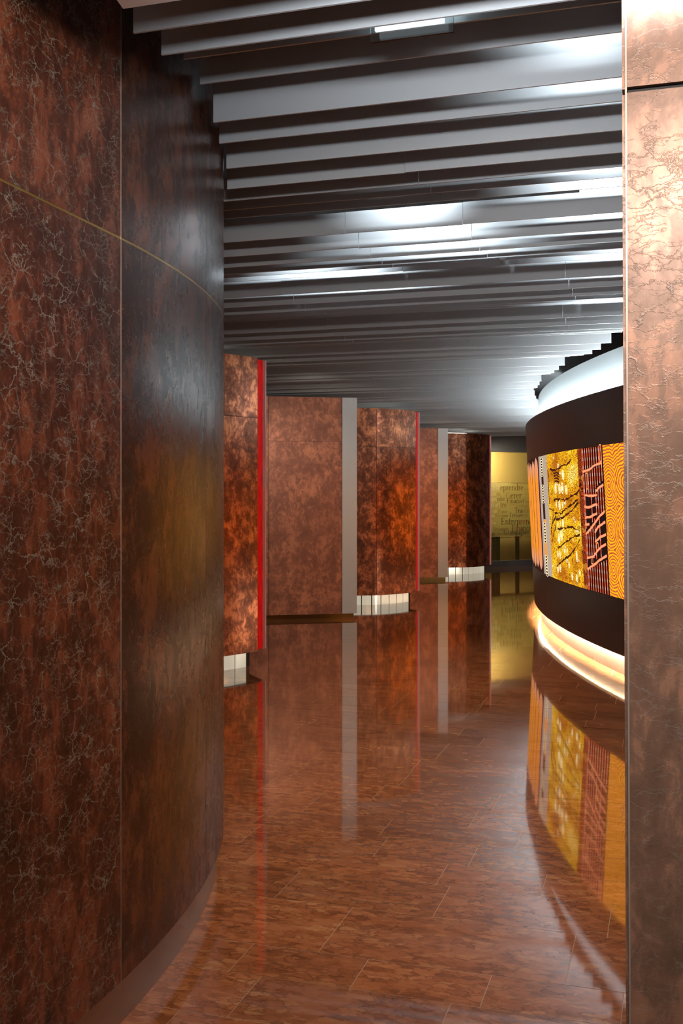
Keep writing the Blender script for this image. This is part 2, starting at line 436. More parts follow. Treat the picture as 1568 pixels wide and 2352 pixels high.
bb2 = sheet('baseboard_left', ypath(3.622, 6.3, 0.05, 0.028), 0, WBOT + 0.02, 0.05, 'steel_plinth'); tag(bb2, 'far length of brushed steel plinth under the curved copper wall', kind='structure')

# ------------------------------------------------------------------ copper pier on the right
PX, PY = 0.507, 1.89
wall_right = empty('wall_right', (PX, PY, 0)); tag(wall_right, 'copper clad pier end at the right edge of the entrance', kind='structure')
def pier_piece(name, a0, a1, b0, b1, z0, z1, mat):
    v, uv = [], []
    for z in (z0, z1):
        for a, b in ((a0, b0), (a1, b0), (a1, b1), (a0, b1)):
            sh = -0.0042 * (z - 1.2)
            v.append(((a + sh) * CA + b * SA, -(a + sh) * SA + b * CA, z)); uv.append((a + b, z))
    return link(name, v, BOXF, mat, wall_right, uv)
PJ = 2.222
pier_piece('core', 0.004, 1.30, 0.012, 1.15, 0.0, 3.35, 'dark_core'); pier_piece('core', 0.004, 0.22, 1.15, 4.95, 0.0, 3.35, 'dark_core')
for z0, z1 in ((0.10, PJ - 0.006), (PJ + 0.004, 3.35)):
    pier_piece('copper_panel', 0.003, 0.62, 0.0, 0.011, z0, z1, 'copper_pier')
    pier_piece('copper_panel', 0.623, 1.30, 0.0, 0.011, z0, z1, 'copper_pier')
    for b_ in range(6): pier_piece('copper_panel', -0.006, 0.0035, 0.010 + b_ * 0.82, 0.007 + (b_ + 1) * 0.82, z0, z1, 'copper_pier')
pier_piece('edge_strip', -0.0005, 0.0028, 0.0, 0.012, 0.10, 3.35, 'pale_joint')
pier_piece('plinth', 0.01, 1.29, 0.004, 1.14, 0.0, 0.10, 'steel_plinth')

# soffit board between wall and pier
so = empty('trim_1', cd(0.5, 1.5, 2.64)); tag(so, 'pale grey soffit board over the entrance', kind='structure')
v = []
for z in (2.624, 2.70):
    for c, d in ((-0.98, 0.9), (1.6, 0.9), (1.6, 2.2), (-1.205, 2.2)):
        v.append(cd(c, d, z) - cd(0.5, 1.5, 2.64))
link('soffit_board', v, BOXF, 'soffit_grey', so)
v = []
for z in (2.70, CEIL):
    for c, d in ((-0.9, 0.95), (1.6, 0.95), (1.6, 1.0), (-0.9, 1.0)): v.append(cd(c, d, z) - cd(0.5, 1.5, 2.64))
link('upstand', v, BOXF, 'soffit_grey', so)

# ------------------------------------------------------------------ drum (curved light box) surface
DC, DR = 10.7, 17.0
D_TOP, D_BOT, A_TOP, A_BOT = 2.39, 0.188, 1.935, 0.663
def dx0(h): return 2.097 + (D_TOP - h) / 2.2 * 0.113
def dpt(y, h, off=0.0):
    """point of the drum face at depth y and height h, off metres outside the face"""
    s = (y - DC) / DR; k = 1 / math.hypot(1, s)
    return Vector((dx0(h) + (y - DC) ** 2 / (2 * DR) - off * k, y + off * s * k, h))
Y0, Y1 = 7.0, 19.0
yy = np.linspace(Y0, Y1, 400); al = np.concatenate([[0], np.cumsum(np.hypot(np.diff(yy), np.diff((yy - DC) ** 2 / (2 * DR))))])
def y_of_t(t): return float(np.interp(al[-1] - t, al, yy))       # t grows towards the camera
def t_of_y(y): return al[-1] - float(np.interp(y, yy, al))
def px_to_th(x, y):
    """where the ray of an image pixel meets the drum face"""
    s = (x - 784) / F_PX; h = 1.3; Y = 10.0
    for _ in range(8):
        b = 2 * DC + 2 * DR * s; cc = DC * DC + 2 * DR * dx0(h)
        disc = b * b - 4 * cc
        Y = (b - math.sqrt(max(disc, 0.0))) / 2
        h = EYE + (HOR - y) * Y / F_PX
    return t_of_y(Y), h

# ------------------------------------------------------------------ ceiling slats
slat_mesh = bpy.data.meshes.new('slat')
slat_mesh.from_pydata([(x, y, z) for z in (0, 1) for x, y in ((0, 0), (1, 0), (1, 1), (0, 1))], [], BOXF); slat_mesh.materials.append(MATS['slat_metal'])
wave = [1.300, 1.2815, 1.2785, 1.297, 1.3275, 1.353]
rows = [(2.43, 1.176), (2.667, 1.222), (2.904, 1.308), (3.141, 1.327), (3.378, 1.288)]
d = 3.615; k = 0
while d < 24.0:
    rows.append((d, wave[k % 6])); d += 0.2367; k += 1
left_tab = [(2.43, -0.529), (2.667, -0.499), (2.904, -0.472), (3.141, -0.456), (3.378, -0.442), (3.615, -0.450), (3.852, -0.451)]
def c_at_x(x, d): return (x - d * SA) / CA
for i, (d, a) in enumerate(rows):
    z0 = EYE + a
    if d < 3.9: cl = c_at_x(np.interp(d, [q[0] for q in left_tab], [q[1] for q in left_tab]), d)
    elif d < 5.75:                                                # stops at the curved wall
        cl = -1.0
        while cl > -6.6:
            p = cd(cl, d)
            if p.y < 6.5 and p.x < wx(p.y) + 0.015: break
            cl -= 0.004
    else: cl = -7.6
    # right end: follows the cove wall over the drum, or runs behind the pier
    cr = 1.4
    while cr > -6:
        p = cd(cr, d)
        if not (Y0 < p.y < Y1) or p.x < 2.205 + (p.y - DC) ** 2 / (2 * DR): break
        cr -= 0.01
    if d < 7.4: cr = min(cr, -0.098)
    cuts = [cl, cr]
    per = int((d - 3.615 + 1.42 * 4) // 1.42)
    if 3.9 < d < 4.9: cuts.append(-1.0)
    elif 4.95 < d < 6.40: cuts += [-1.536, -0.949]
    elif d >= 6.4:
        c0 = [-2.55, -1.7, -3.1, -2.2, -3.6, -2.8, -4.2][per % 7]
        q = c0
        while q < cr - 0.3: cuts.append(q); q += 1.8
        q = c0 - 1.8
        while q > cl + 0.3: cuts.append(q); q -= 2.4
    cuts = sorted(c for c in cuts if cl <= c <= cr)
    for a0, a1 in zip(cuts, cuts[1:]):
        o = bpy.data.objects.new('slat', slat_mesh); COL.objects.link(o); o.parent = ceiling
        jz = random.uniform(-0.002, 0.002); jd = random.uniform(-0.003, 0.003)
        o.location = cd(a0 + 0.0012, d + jd, z0 + jz); o.rotation_euler = (0, 0, -TH); o.scale = (a1 - a0 - 0.0024, 0.007, 0.16 if d < 4.2 else 0.105)

# ------------------------------------------------------------------ recessed luminaires between the slats
m = M('lamp_glow'); MATS['lamp_glow'] = m.emission((0.78, 0.92, 1.0), 1.3)
m = M('lamp_glass'); MATS['lamp_glass'] = m.bsdf((0.86, 0.95, 0.96), 0.02, 0.0, ior=1.45, trans=1.0)
def luminaire(c, d, zb, label, power, glass=True):
    r = empty('ceiling_luminaire', cd(c, d, zb)); r.rotation_euler = (0, 0, -TH)
    tag(r, label, 'ceiling light', 'luminaires between the ceiling slats')
    bx = lambda n, x0, x1, y0, y1, z0, z1, mt: box(n, x0, x1, y0, y1, z0, z1, mt, r)
    bx('housing', -0.125, 0.125, -0.05, 0.05, 0.20, 0.27, 'grey_metal')
    bx('lamp_tube', -0.10, 0.10, -0.012, 0.012, 0.17, 0.194, 'lamp_glow')
    bx('bracket', -0.112, -0.100, -0.012, 0.012, 0.09, 0.20, 'grey_metal'); bx('bracket', 0.100, 0.112, -0.012, 0.012, 0.09, 0.20, 'grey_metal')
    bx('stem', -0.012, 0.012, -0.012, 0.012, 0.27, CEIL - zb, 'grey_metal')
    if glass:
        bx('glass_plate', -0.115, 0.115, 0.022, 0.030, 0.0, 0.19, 'lamp_glass'); bx('diffuser', -0.095, 0.095, -0.006, 0.006, 0.018, 0.165, 'lamp_glow')
    l = area('lamp', (0, 0.02, 0.150), (0, 1.0, 0.150 - 0.03), 0.2, 0.05, power * 0.6, COOL, r, 72)
    return r
luminaire(-0.670, 2.79, 2.743, 'glass-plated ceiling luminaire showing below the nearest slats', 6)
for c, d, w, where in ((-1.25, 4.35, 10, 'above the middle of the hall'), (-2.10, 5.30, 13, 'past the end of the curved copper wall'),
                       (-0.26, 2.79, 5, 'at the top corner of the copper pier'), (-0.26, 3.95, 11, 'just behind the copper pier'), (-0.26, 5.30, 11, 'before the near end of the curved light box'),
                       (-0.40, 6.60, 10, 'next to the cove of the curved light box')):
    luminaire(c, d, 3.08, 'ceiling light hidden above the slats ' + where, w, False)

# ------------------------------------------------------------------ rounded copper pillars (one shape, three places)
m = M('red_glass')
n1 = m.noise(m.map(m.uv(), sc=(6, 1, 1)), 7, 5, 0.7)
MATS['red_glass'] = m.bsdf((0.12, 0.0, 0.0), 0.5, spec=0.05, emit=m.ramp(n1, [(0.35, (0.25, 0.0, 0.0)), (0.55, (0.75, 0.003, 0.002)), (0.72, (1.0, 0.02, 0.01))]), estr=0.5)
m = M('uplight_glow'); MATS['uplight_glow'] = m.emission((1.0, 0.93, 0.80), 6.0)
# plan of the middle pillar, given as curve points; origin of the thing at (0.5, 15.2)
O2 = Vector((0.5, 15.2))
ctrl = [(-0.9, 14.58), (-0.3, 14.645), (0.0, 14.675), (0.226, 14.70), (0.486, 14.74), (0.64, 14.82), (0.774, 14.925), (0.92, 15.07), (1.06, 15.245)]
def spline(pts, n=8):
    out = []
    P = [Vector(p) for p in pts]
    for i in range(len(P) - 1):
        p0, p1, p2, p3 = P[max(i - 1, 0)], P[i], P[i + 1], P[min(i + 2, len(P) - 1)]
        for k in range(n):
            t = k / n
            out.append(0.5 * ((2 * p1) + (p2 - p0) * t + (2 * p0 - 5 * p1 + 4 * p2 - p3) * t * t + (3 * p1 - p0 - 3 * p2 + p3) * t ** 3))
    out.append(P[-1]); return [(q.x, q.y) for q in out]
shell = [(x - O2.x, y - O2.y) for x, y in spline(ctrl)]
SL = arclen(shell); TOT = SL[-1]
jx = next(s for s, p in zip(SL, shell) if p[0] + O2.x >= 0.486)
PTOP, PBOT, PJ2 = 2.725, 0.138, 2.195
def make_pillar():
    r = empty('copper_pillar', (O2.x, O2.y, 0))
    e = Vector(shell[-1]); bdir = Vector((SA, CA)); adir = Vector((CA, -SA))
    e2 = e + bdir * 0.135; e3 = e2 + adir * 0.012
    inner = offset(shell, 0.013)
    back = [(e2.x - 0.012, e2.y + 0.03), (0.36, 0.75), (-0.1, 1.0), (-0.8, 0.95), (-1.4, 0.5)]
    poly = inner[:-1] + [(e.x - 0.016, e.y + 0.004), (e2.x - 0.014, e2.y)] + back[0:]
    prism('core', poly, PBOT + 0.004, PTOP - 0.004, 'dark_core', r)
    for s0, s1 in ((0.0, jx - 0.0035), (jx + 0.0035, TOT)):
        n = max(8, int((s1 - s0) / 0.03))
        for z0, z1 in ((PBOT, PJ2 - 0.002), (PJ2 + 0.002, PTOP)):
            sheet('copper_panel', between(shell, s0, s1, n), z0, z1, 0.012, 'copper_pod', r, u0=s0)
    obox('red_glass_strip', e + bdir * 0.004, bdir, 0.118, 0.012, PBOT + 0.012, PTOP - 0.012, 'red_glass', r)
    obox('edge_frame', e + bdir * 0.124 + adir * 0.026, bdir, 0.02, 0.04, PBOT + 0.008, PTOP - 0.010, 'grey_metal', r)
    # mirror-polished steel base, set back, in upright segments
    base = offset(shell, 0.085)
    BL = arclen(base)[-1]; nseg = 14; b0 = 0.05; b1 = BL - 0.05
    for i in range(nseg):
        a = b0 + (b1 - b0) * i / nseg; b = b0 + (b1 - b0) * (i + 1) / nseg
        sheet('base_panel', between(base, a + 0.008, b - 0.008, 5), 0.0, PBOT + 0.006, 0.01, 'steel_base_glow', r, u0=a)
    bi = offset(base, 0.012)
    prism('base_core', bi + [(0.40, 0.66), (-0.1, 0.9), (-0.8, 0.85), (-1.3, 0.45)], 0.0, PBOT + 0.004, 'dark_core', r)
    up = [p for p in offset(shell, 0.22) if -0.75 < p[0] < 0.25]
    sheet('uplight', up, PTOP - 0.002, PTOP + 0.018, 0.02, 'uplight_glow', r)
    return r
def copy_tree(o, parent=None):
    c = o.copy(); COL.objects.link(c); c.parent = parent
    for ch in o.children: copy_tree(ch, c)
    return c
p2 = make_pillar()
p1 = copy_tree(p2); p1.location = (O2.x - 1.80, O2.y - 5.84, 0)
p3 = copy_tree(p2); p3.location = (O2.x + 1.88, O2.y + 5.85, 0); p3.rotation_euler = (0, 0, R(6))
for o, lab in ((p1, 'nearest rounded copper pillar with broad red glass strip, beside the curved wall'),
               (p2, 'middle rounded copper pillar with a vertical seam and mirror steel base'),
               (p3, 'farthest rounded copper pillar, next to the lettered glass partition')):
    tag(o, lab, 'pillar', 'rounded copper pillars along the left side')

# ------------------------------------------------------------------ flat copper partitions with a grey metal edge
def make_partition():
    # origin at the front right corner (0.19, 13.2); runs to the left
    r = empty('copper_partition', (0.19, 13.2, 0))
    dr = Vector((1.16, 0.26)).normalized(); nb = Vector((-dr.y, dr.x))     # nb points away from the camera
    zb, zt = 0.058, 2.722
    f = lambda s, o=0.0: (dr * -s + nb * o)
    obox('core', f(2.2, 0.012), dr, 2.19, 0.12, zb + 0.003, zt - 0.003, 'dark_core', r)
    obox('metal_edge', f(0.186), dr, 0.186, 0.14, zb, zt + 0.002, 'grey_metal', r)
    cuts = [0.190, 1.105, 2.2]
    for s0, s1 in zip(cuts, cuts[1:]):
        for z0, z1 in ((zb, 2.178), (2.181, zt)):
            obox('copper_panel', f(s1 - 0.0025), dr, s1 - s0 - 0.005, 0.011, z0, z1, 'copper_slab', r)
    obox('brass_plinth', f(2.19, 0.05), dr, 2.16, 0.06, 0.0, zb + 0.002, 'brass_plinth', r)
    return r
q2 = make_partition(); q3 = copy_tree(q2); q3.location = (1.905, 19.1, 0)
tag(q2, 'wide flat copper partition with a grey metal edge, between the first two pillars', 'partition', 'flat copper partitions')
tag(q3, 'narrow-looking flat copper partition with grey metal edge, before the farthest pillar', 'partition', 'flat copper partitions')

# ------------------------------------------------------------------ the curved light box
drum = empty('curved_light_box', dpt(DC, 0)); tag(drum, 'long curved dark brown light box with glowing dotted paintings', 'light box')
RD = dpt(DC, 0)
def dgrid(name, y0, y1, h0, h1, off, mat, parent, th=None, n=90, nh=1, smooth=True):
    v, f, uv = [], [], []
    Ys = np.linspace(y0, y1, n + 1); Hs = np.linspace(h0, h1, nh + 1)
    lay = [off] if th is None else [off, off - th]
    for o in lay:
        for h in Hs:
            for y in Ys: v.append(dpt(y, h, o) - RD); uv.append((t_of_y(y), h))
    W = n + 1; L = W * (nh + 1)
    for j in range(nh):
        for i in range(n):
            a = j * W + i; f.append((a + 1, a, a + W, a + W + 1))
            if th is not None: b = a + L; f.append((b, b + 1, b + W + 1, b + W))
    if th is not None:
        for i in range(n):
            f.append((i, i + 1, i + 1 + L, i + L)); a = nh * W + i; f.append((a + 1, a, a + L, a + L + 1))
        for j in range(nh):
            a = j * W; f.append((a, a + L, a + W + L, a + W)); a = j * W + n; f.append((a + L, a, a + W, a + W + L))
    o = link(name, v, f, mat, parent, uv)
    return o
ART_Y0, ART_Y1 = 8.05, y_of_t(px_to_th(1216, 1180)[0])
dgrid('upper_band', Y0, Y1, A_TOP, D_TOP, 0, 'drum_brown', drum, 0.05)
dgrid('lower_band', Y0, Y1, D_BOT, A_BOT, 0, 'drum_brown', drum, 0.05)
dgrid('end_band', ART_Y1, 14.3, A_BOT, A_TOP, 0, 'drum_brown', drum, 0.05, 40)
dgrid('near_band', Y0, ART_Y0, A_BOT, A_TOP, 0, 'drum_brown', drum, 0.05, 20)
def yflat(name, off0, off1, h0, h1, h_ref, mat):
    """upright or level strips set back from the face: offsets are measured inward at height h_ref"""
    v, f = [], []; n = 90; Ys = np.linspace(Y0 + 0.05, Y1 - 0.05, n + 1)
    for o, h in ((off0, h0), (off1, h0), (off1, h1), (off0, h1)):
        for y in Ys:
            p = dpt(y, h_ref, -o); v.append(Vector((p.x, p.y, h)) - RD)
    W = n + 1
    for k in range(4):
        a, b = k * W, ((k + 1) % 4) * W
        for i in range(n): f.append((a + i, a + i + 1, b + i + 1, b + i))
    f += [(0, W, 2 * W, 3 * W), (n, 3 * W + n, 2 * W + n, W + n)]
    return link(name, v, f, mat, drum)
yflat('inner_body', 0.30, 0.55, 0.16, 2.3, D_TOP, 'dark_core')
yflat('cove_wall', 0.163, 0.26, 2.20, 2.762, D_TOP, 'cove_white')
m = M('cove_glow'); MATS['cove_glow'] = m.emission((0.86, 0.96, 1.0), 95.0)
yflat('cove_light', 0.060, 0.115, 2.376, 2.386, D_TOP, 'cove_glow')
m = M('plinth_glow'); MATS['plinth_glow'] = m.emission((1.0, 0.82, 0.56), 420.0)
yflat('plinth_light', 0.056, 0.092, 0.224, 0.230, D_BOT, 'plinth_glow')
yflat('soffit', 0.03, 0.30, 0.234, 0.25, D_BOT, 'dark_core')
# plinth in brushed steel segments
ed = [7.05, 7.6, 8.55, 9.75, 11.0, 12.2, 13.4, 14.6, 16.0]
for a, b in zip(ed, ed[1:]):
    pts = []
    for y in np.linspace(a + 0.004, b - 0.004, 12):
        p = dpt(y, D_BOT, -0.10); pts.append((p.x, p.y))
    sheet('plinth_panel', pts[::-1], 0.0, 0.232, -0.02, 'satin_plinth', drum, RD)

# ---- the printed paintings: backlit film in sections
E_ART = 1.22
def art_uv(m): return m.xyz(m.uv())[:2]
T = lambda cx, cy: px_to_th(1200 + cx / 5.6, 980 + cy / 5.6)       # a point read off the print
tb = {k: T(x, 1120)[0] for k, x in dict(L0=100, L1=222, G0=236, G1=338, Y1=738, R1=795, K1=1066).items()}
# concentric ochre rings
m = M('art_rings'); u, v_ = art_uv(m)
wob = m.noise(m.uv(), 9, 3, 0.6) * 0.055
cent = [(T(1335, 700), 1.1), (T(1385, 1330), 1.1), (T(1105, 760), 0.75), (T(1130, 1330), 0.75), (T(1165, 1850), 0.75), (T(1370, 2010), 1.2)]
dmin = None
for (t0, h0), ax in cent:
    du = (u - t0) / (ax * 1.5); dv = (v_ - h0) / 0.95
    q = (du * du + dv * dv).sqrt()
    dmin = q if dmin is None else dmin.mn(q)
ph = ((dmin + wob) * 36.0).frac()
col = m.ramp(ph, [(0.0, (0.95, 0.50, 0.012)), (0.36, (0.90, 0.33, 0.010)), (0.46, (0.40, 0.06, 0.02)), (0.60, (0.42, 0.055, 0.055)), (0.80, (0.72, 0.15, 0.012)), (0.92, (0.92, 0.36, 0.010))])
dk = m.rampf(ph, [(0.44, 0.0), (0.5, 1.0), (0.56, 0.0)]) * m.rampf(m.noise(m.uv(), 26, 2, 0.5), [(0.5, 0.0), (0.58, 1.0)])
col = m.mix(dk * 0.9, col, (0.05, 0.015, 0.01))
MATS['art_rings'] = m.emission(col, E_ART)
# black ground
m = M('art_black'); MATS['art_black'] = m.emission((0.016, 0.006, 0.005), E_ART)
# dotted coral line
m = M('art_coral'); u, v_ = art_uv(m)
dots = m.rampf(((v_ * 90.0).sin() * 0.5) + 0.5, [(0.55, 0.0), (0.8, 1.0)])
MATS['art_coral'] = m.emission(m.mix(dots * 0.6, (0.86, 0.13, 0.05), (1.0, 0.48, 0.36)), E_ART)
m = M('art_band'); nz = m.noise(m.uv(), 60, 3, 0.6)
MATS['art_band'] = m.emission(m.mix(nz, (0.90, 0.16, 0.05), (1.0, 0.34, 0.16)), E_ART)
m = M('art_pink'); MATS['art_pink'] = m.emission((0.75, 0.38, 0.26), E_ART)
# red-brown band with black rings
m = M('art_redband'); u, v_ = art_uv(m)
p = m.map(m.uv(), sc=(1.0, 2.2, 1.0))
w = m.noise(p, 10, 3, 0.6) * 0.3
rg = ((m.voro(p, 5.0) + w) * 60.0).sin()
col = m.mix(m.rampf(rg * 0.5 + 0.5, [(0.45, 0.0), (0.6, 1.0)]), (0.34, 0.045, 0.010), (0.03, 0.010, 0.006))
col = m.mix(m.rampf(m.noise(p, 5, 2, 0.5), [(0.56, 0.0), (0.62, 0.6)]), col, (0.55, 0.22, 0.03))
MATS['art_redband'] = m.emission(col, E_ART)
# yellow field of fine wriggling lines and small rings
m = M('art_yellow'); u, v_ = art_uv(m)
p = m.map(m.uv(), sc=(0.55, 1.15, 1.0))
w = m.vscale(m.vadd(m.noise(p, 9, 3, 0.6, 0.0, True), (0.5, 0.5, 0.5), 'SUBTRACT'), 0.16)
pw = m.vadd(p, w)
d1 = m.voro(pw, 7.5)
rr = ((d1 * 44.0) + m.noise(p, 30, 2, 0.5) * 3.0).sin() * 0.5 + 0.5
fld = m.noise(p, 3.2, 3, 0.6)
base = m.ramp(fld, [(0.34, (0.50, 0.15, 0.008)), (0.46, (0.78, 0.34, 0.010)), (0.58, (0.98, 0.54, 0.018)), (0.70, (1.0, 0.68, 0.14))])
hi = m.mix(m.rampf(m.voro(pw, 7.5), [(0.10, 1.0), (0.24, 0.0)]) * m.rampf(m.noise(p, 4, 2, 0.5), [(0.48, 0.0), (0.56, 1.0)]), base, (1.0, 0.86, 0.50))
lines = m.rampf(rr, [(0.0, 1.0), (0.34, 0.85), (0.50, 0.0)])
MATS['art_yellow'] = m.emission(m.mix(lines * 0.8, hi, (0.16, 0.05, 0.004)), E_ART)
m = M('art_vein'); MATS['art_vein'] = m.emission((0.05, 0.012, 0.006), E_ART)
m = M('art_cream'); MATS['art_cream'] = m.emission((1.0, 0.82, 0.48), E_ART * 1.15)
m = M('art_grey'); nz = m.noise(m.map(m.uv(), sc=(1, 0.3, 1)), 120, 3, 0.6)
MATS['art_grey'] = m.emission(m.mix(nz, (0.26, 0.18, 0.13), (0.52, 0.42, 0.35)), E_ART)
m = M('art_bar_brown'); MATS['art_bar_brown'] = m.emission((0.035, 0.012, 0.008), E_ART)
m = M('art_bar_orange'); MATS['art_bar_orange'] = m.emission((0.90, 0.26, 0.02), E_ART)
m = M('art_stripe'); u, v_ = art_uv(m)
z = ((u * 260.0) + (v_ * 330.0)).sin() * 0.5 + 0.5
endf = m.rampf(v_, [(0.70 / 2, 1.0), (0.85 / 2, 0.0)])
cen = m.rampf(((v_ - 1.3).absv()), [(0.38, 0.0), (0.60, 1.0)])
MATS['art_stripe'] = m.emission(m.mix(cen * 0.8, m.mix(z, (0.55, 0.12, 0.008), (0.92, 0.36, 0.03)), (0.55, 0.28, 0.20)), E_ART)
m = M('art_edge_pink'); MATS['art_edge_pink'] = m.emission((0.75, 0.22, 0.16), E_ART)

def section(name, t0, t1, mat, lab, h0=A_BOT, h1=A_TOP):
    o = dgrid(name, y_of_t(t1), y_of_t(t0), h0, h1, -0.002, mat, drum, 0.01, max(6, int((t1 - t0) / 0.06)), 4)
    o['label'] = lab; return o
section('print_panel', t_of_y(19.0), t_of_y(14.3), 'art_rings', 'orange print of concentric rings on the far turn of the light box')
sL = section('print_panel', t_of_y(ART_Y1), tb['G0'], 'art_bar_brown', 'dark ground with ragged upright orange stripes')
sG = section('print_panel', tb['G0'], tb['G1'], 'art_grey', 'grey print strip with dotted oval rings')
sY = section('print_panel', tb['G1'], tb['Y1'], 'art_yellow', 'yellow print with dark winding lines and pale rings')
sR = section('print_panel', tb['Y1'], tb['R1'], 'art_redband', 'dark red print band with black rings')
sK = section('print_panel', tb['R1'], tb['K1'], 'art_black', 'black print with coral dotted lines and slanting bands')
sO = section('print_panel', tb['K1'], t_of_y(ART_Y0), 'art_rings', 'orange and yellow print of concentric rings')

class Ink:
    """flat printed marks gathered into one mesh lying on the film"""
    def __init__(s): s.v, s.f, s.uv = [], [], []
    def quad(s, pts, lift=0.001):
        b = len(s.v)
        for t, h in pts: s.v.append(dpt(y_of_t(t), h, lift) - RD); s.uv.append((t, h))
        s.f.append(tuple(range(b, b + len(pts))))
    def line(s, pts, wt, wh=None, lift=0.001, jag=0.0):
        """polyline (t, h); half width wt measured in t for uprights, wh in h for level runs"""
        n = len(pts); L, Rr = [], []
        for i, (t, h) in enumerate(pts):
            a, b = pts[max(i - 1, 0)], pts[min(i + 1, n - 1)]
            dt, dh = b[0] - a[0], b[1] - a[1]; q = math.hypot(dt, dh) or 1
            j = 1 + random.uniform(-jag, jag)
            nx, nh = -dh / q * wt * j, dt / q * (wh or wt) * j
            L.append((t + nx, h + nh)); Rr.append((t - nx, h - nh))
        b = len(s.v)
        for p, q in zip(L, Rr):
            for t, h in (p, q): s.v.append(dpt(y_of_t(t), h, lift) - RD); s.uv.append((t, h))
        s.f += [(b + 2 * i, b + 2 * i + 1, b + 2 * i + 3, b + 2 * i + 2) for i in range(n - 1)]
    def ring(s, c, rt, rh, wt, wh, lift=0.0015, n=16):
        pts = [(c[0] + rt * math.cos(2 * math.pi * i / n), c[1] + rh * math.sin(2 * math.pi * i / n)) for i in range(n + 1)]
        b = len(s.v)
        for i in range(n):
            a = 2 * math.pi * i / n
            for k in (1.0, 0.0):
                t = c[0] + (rt - wt * (1 - k)) * math.cos(a); h = c[1] + (rh - wh * (1 - k)) * math.sin(a)
                s.v.append(dpt(y_of_t(t), h, lift) - RD); s.uv.append((t, h))
        s.f += [(b + 2 * i, b + 2 * i + 1, b + (2 * i + 3) % (2 * n), b + (2 * i + 2) % (2 * n)) for i in range(n)]
    def done(s, name, mat, parent): return link(name, s.v, s.f, mat, parent, s.uv)
def dense(pts, step=0.03, jit=0.0):
    out = []
    for (a, b) in zip(pts, pts[1:]):
        n = max(1, int(math.dist(a, b) / step))
        for i in range(n):
            k = i / n; out.append((a[0] + (b[0] - a[0]) * k + random.uniform(-jit, jit), a[1] + (b[1] - a[1]) * k + random.uniform(-jit, jit)))
    out.append(pts[-1]); return out
# black print: coral lines
lines_ = Ink(); tr, tk = tb['R1'], tb['K1']; W = tk - tr
def hat(cy): return T(930, cy)[1]
for i in range(9):
    t = tr + W * (0.07 + i * 0.108)
    lines_.line([(t, A_TOP - 0.004), (t, hat(560 - i * 12))], 0.0085)
    if i >= 5: lines_.line([(t, hat(530 - (i - 5) * 15)), (t, hat(790 - (i - 5) * 30))], 0.0085); lines_.line([(t, hat(800 - (i - 5) * 20)), (t, hat(1140 - (i - 5) * 20))], 0.0085)
    else: lines_.line([(t, hat(590 - i * 15)), (t, hat(890))], 0.0085)
    if i in (0, 3): lines_.line([(t, hat(890)), (t, hat(1320 - i * 30))], 0.0085)
    if i < 4: lines_.line([(t, hat(1370 - i * 40)), (t, hat(1690))], 0.0085)
    if i in (4, 6): lines_.line([(t, hat(1180)), (t, hat(1700))], 0.0085)
    lines_.line([(t, hat(1850 - i * 20)), (t, A_BOT + 0.004)], 0.0085)
lines_.line([(tr + 0.012, A_TOP), (tr + 0.012, A_BOT)], 0.005); 
lines_.done('coral_lines', 'art_coral', sK)
bands = Ink(); edge = Ink()
for b in [[(775, 580), (850, 555), (930, 500), (1020, 465)], [(795, 880), (850, 890), (905, 885), (955, 880)], [(945, 830), (985, 785), (1045, 745)],
          [(800, 1030), (860, 1040), (940, 1000), (965, 1005)], [(805, 1170), (870, 1165), (960, 1110)], [(815, 1385), (870, 1320), (940, 1230), (1000, 1140), (1065, 1085)],
          [(810, 1260), (860, 1255)], [(930, 1370), (970, 1290), (1070, 1225)], [(935, 1480), (1000, 1420), (1075, 1385)],
          [(830, 1690), (910, 1670), (960, 1600), (1010, 1550), (1075, 1510)], [(835, 1835), (900, 1790), (990, 1720), (1085, 1660)]]:
    q = dense([T(*p) for p in b], 0.05, 0.003)
    q = [(min(max(t, tr + 0.006), tk - 0.012), h) for t, h in q]
    bands.line(q, 0.018, 0.0105, 0.002, 0.15); edge.line(q, 0.004, 0.002, 0.003)
for cx, cy in ((825, 700), (1000, 340), (965, 1540), (895, 1720)):
    t, h = T(cx, cy); hh = 0.07 if cy < 1000 else 0.03
    for dt in (-0.022, 0.022): bands.line([(t + dt, h - hh), (t + dt, h + hh)], 0.006, None, 0.002)
    for dh in (-hh, hh): bands.line([(t - 0.022, h + dh), (t + 0.022, h + dh)], 0.006, None, 0.002)
bands.done('coral_bands', 'art_band', sK); edge.done('pale_lines', 'art_pink', sK)
# yellow print: dark veins and pale rings
veins = Ink()
for b in [[(350, 550), (430, 560), (520, 500), (580, 480), (630, 415)], [(400, 950), (480, 925), (540, 945), (620, 900), (700, 850), (730, 815)],
          [(415, 1110), (500, 1110), (570, 1050), (640, 1000), (710, 940)], [(430, 1190), (520, 1165), (640, 1070), (720, 980)],
          [(450, 1320), (560, 1300), (640, 1290), (740, 1340)], [(460, 1560), (560, 1490), (640, 1430), (740, 1380)],
          [(440, 1790), (520, 1720), (600, 1660), (680, 1560), (735, 1450)], [(345, 1060), (400, 1080), (380, 1250), (370, 1400)], [(365, 1300), (430, 1150), (435, 1250), (380, 1480)],
          [(330, 560), (335, 800), (350, 1000)]]:
    q = dense([T(*p) for p in b], 0.04, 0.008)
    veins.line(q, 0.014, 0.0085, 0.002, 0.7)
for k in range(4): veins.line(dense([T(395 + 5 * k, 600 + 35 * k), T(440, 590 + 35 * k), T(470, 610 + 35 * k)], 0.03, 0.004), 0.012, 0.009, 0.002, 0.4)
veins.done('dark_lines', 'art_vein', sY)
